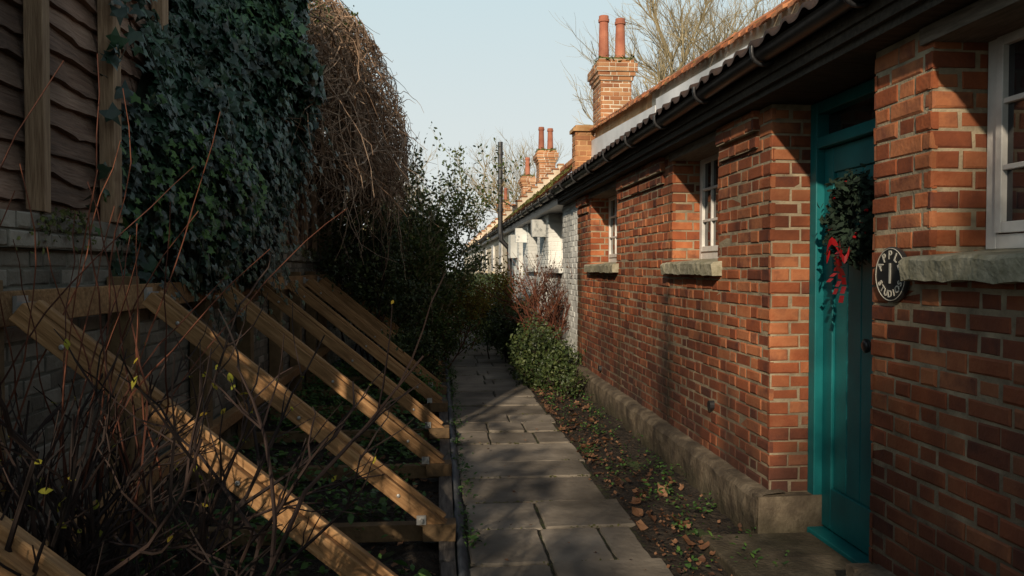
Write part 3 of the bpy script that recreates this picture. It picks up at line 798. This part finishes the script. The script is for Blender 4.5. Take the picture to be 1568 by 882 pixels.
hb=MB()
for c in range(440):
    x=R.uniform(-1.5,-.08); y=R.uniform(1.5,12)
    if mnoise.noise(Vector((x*1.7,y*1.1,0)))<-.12: continue
    h=R.uniform(.05,.28)
    for i in range(22):
        hb.leaf(Vector((x+R.gauss(0,.08),y+R.gauss(0,.1),R.uniform(.02,h))),Vector((R.gauss(0,.5),R.gauss(0,.5),1)),R.uniform(.03,.075))
for c in range(260):
    if R.random()<.4: x=R.gauss(.16,.02); h=.06
    else: x=R.uniform(1.14,1.72); h=.1
    y=R.uniform(2.6,12)
    for i in range(10): hb.leaf(Vector((x+R.gauss(0,.035),y+R.gauss(0,.05),R.uniform(.01,h))),Vector((R.gauss(0,.5),R.gauss(0,.5),1)),R.uniform(.015,.04))
hb.obj('ground_cover_plants',[M_herb])
ll=MB()
for i in range(1700):
    y=R.uniform(2.5,14); x=1.12+abs(R.gauss(0,.28)); 
    if x>1.74: continue
    ll.leaf(Vector((x,y,R.uniform(.0,.04))),Vector((R.gauss(0,.55),R.gauss(0,.55),1)),R.uniform(.012,.04) if R.random()<.92 else R.uniform(.06,.11),'d')
for i in range(900):
    ll.leaf(Vector((R.uniform(-1.5,-.02),R.uniform(1.5,12),R.uniform(.01,.05))),Vector((R.gauss(0,.5),R.gauss(0,.5),1)),R.uniform(.02,.06),'d')
for i in range(60):
    ll.leaf(Vector((R.uniform(.15,1.15),R.uniform(2.2,12),R.uniform(.03,.035))),Vector((R.gauss(0,.3),R.gauss(0,.3),1)),R.uniform(.01,.03),'d')
ll.obj('leaf_litter',[M_dead])

def btree(pos,h,tr,depth,kids,seed,m=M_bark,lean=(0,0)):
    global R
    R=random.Random(seed); t=MB(); p=Vector(pos)
    pts,d0=wander(p,Vector((lean[0],lean[1],1)),h*.4,6,.05,.05); t.tube(pts,tr,tr*.7,8)
    for i in range(7):
        q=pts[-1-(i%3)]; a=R.uniform(0,6.28)
        grow(t,q,Vector((math.cos(a)*.7,math.sin(a)*.7,1)),h*.33,tr*.45,depth,.12,.07,kids,.65,.62,5,None,rr=.55)
    return t.obj('bare_tree',[m])
btree((9.4,31,0),14,.24,4,5,3)
btree((4.4,47,0),9.8,.16,4,4,11)
btree((6.6,52,0),9,.16,4,4,12)
btree((-4.5,50,0),9.5,.16,4,4,13)
btree((-1.9,30,0),6.2,.09,4,4,14,M_bark)
btree((-2.2,24,0),5.6,.08,4,4,17,M_bark)
R=random.Random(99)
# evergreen tree behind the viewpoint whose shadow falls across the near wall
t=MB(); lv=MB(); tips=[]
pts,_=wander(Vector((-1.55,-6.3,0)),Vector((0,0,1)),4.4,6,.02); t.tube(pts,.12,.07,8)
for i in range(9):
    a=R.uniform(0,6.28); grow(t,pts[-1-(i%2)],Vector((math.cos(a)*.5,math.sin(a)*.5,1)),.7,.03,2,.12,.03,4,.7,.6,4,tips)
for i in range(9000):
    p=Vector((-1.22+R.gauss(0,.27),-6.2+R.gauss(0,.3),4.62+R.gauss(0,.55)))
    if mnoise.noise(p*3.2)<-.28: continue
    lv.leaf(p,Vector((R.gauss(0,1),R.gauss(0,1),R.gauss(0,1))),R.uniform(.08,.14))
e=empty('evergreen_tree'); t.obj('trunk',[M_bark],e); lv.obj('foliage',[M_darkgreen],e)
btree((-3.2,-7.0,0),7.0,.10,3,4,21)
R=random.Random(5)
lv=MB()  # out-of-view foliage added to dapple the sun on path and props
for i in range(2600):
    y=R.uniform(-5.5,1.9); z=R.uniform(1.3,3.2)
    if mnoise.noise(Vector((y*1.3,z*1.6,8)))<.06: continue
    lv.leaf(Vector((-1.95+R.gauss(0,.12),y,z)),Vector((R.gauss(0,1),R.gauss(0,1),R.gauss(0,1))),R.uniform(.07,.13),'i')
lv.obj('hedge',[M_olive])

# ---------------------------------------------------------------- light
w=bpy.data.worlds.new('World'); scene.world=w; w.use_nodes=True; nt=w.node_tree; nt.nodes.clear()
sky=nt.nodes.new('ShaderNodeTexSky'); sky.sky_type='NISHITA'; sky.sun_disc=False
sd=Vector((-.36,-.933,.432)).normalized()
sky.sun_elevation=math.asin(sd.z); sky.sun_rotation=math.atan2(sd.x,sd.y)
sky.air_density=1.0; sky.dust_density=2.0; sky.ozone_density=1.0
hs=nt.nodes.new('ShaderNodeHueSaturation'); hs.inputs['Saturation'].default_value=.5; hs.inputs['Value'].default_value=1.0
tcw=nt.nodes.new('ShaderNodeTexCoord'); sp=nt.nodes.new('ShaderNodeSeparateXYZ'); nt.links.new(tcw.outputs['Generated'],sp.inputs[0])
cr=nt.nodes.new('ShaderNodeValToRGB'); nt.links.new(sp.outputs[2],cr.inputs[0])
el=cr.color_ramp.elements; el[0].position=0; el[0].color=(.80,.80,.76,1); el[1].position=.42; el[1].color=(.56,.74,.80,1)
sc=nt.nodes.new('ShaderNodeVectorMath'); sc.operation='SCALE'; sc.inputs['Scale'].default_value=1/.11; nt.links.new(cr.outputs[0],sc.inputs[0])
mr=nt.nodes.new('ShaderNodeMapRange'); mr.inputs[1].default_value=.42; mr.inputs[2].default_value=.75; mr.inputs[3].default_value=.95; mr.inputs[4].default_value=0
nt.links.new(sp.outputs[2],mr.inputs[0])
mx=nt.nodes.new('ShaderNodeMix'); mx.data_type='RGBA'; nt.links.new(mr.outputs[0],mx.inputs[0]); nt.links.new(hs.outputs[0],mx.inputs[6]); nt.links.new(sc.outputs[0],mx.inputs[7])
bg=nt.nodes.new('ShaderNodeBackground'); bg.inputs[1].default_value=.11
wo=nt.nodes.new('ShaderNodeOutputWorld')
nt.links.new(sky.outputs[0],hs.inputs['Color']); nt.links.new(mx.outputs[2],bg.inputs[0]); nt.links.new(bg.outputs[0],wo.inputs[0])
sl=bpy.data.lights.new('sun','SUN'); sl.energy=5.0; sl.angle=math.radians(.8); sl.color=(1,.83,.63)
so=bpy.data.objects.new('sun',sl); scene.collection.objects.link(so); so.rotation_euler=(-sd).to_track_quat('-Z','Y').to_euler()
# ---------------------------------------------------------------- camera
cam=bpy.data.cameras.new('camera'); cam.lens=28; cam.sensor_width=36; cam.clip_end=1500; cam.clip_start=.05
co=bpy.data.objects.new('camera',cam); scene.collection.objects.link(co); co.location=(0,0,H)
co.rotation_euler=(math.radians(90-1.41),0,math.radians(-5.245)); scene.camera=co
scene.view_settings.view_transform='Standard'; scene.view_settings.look='None'; scene.view_settings.exposure=0
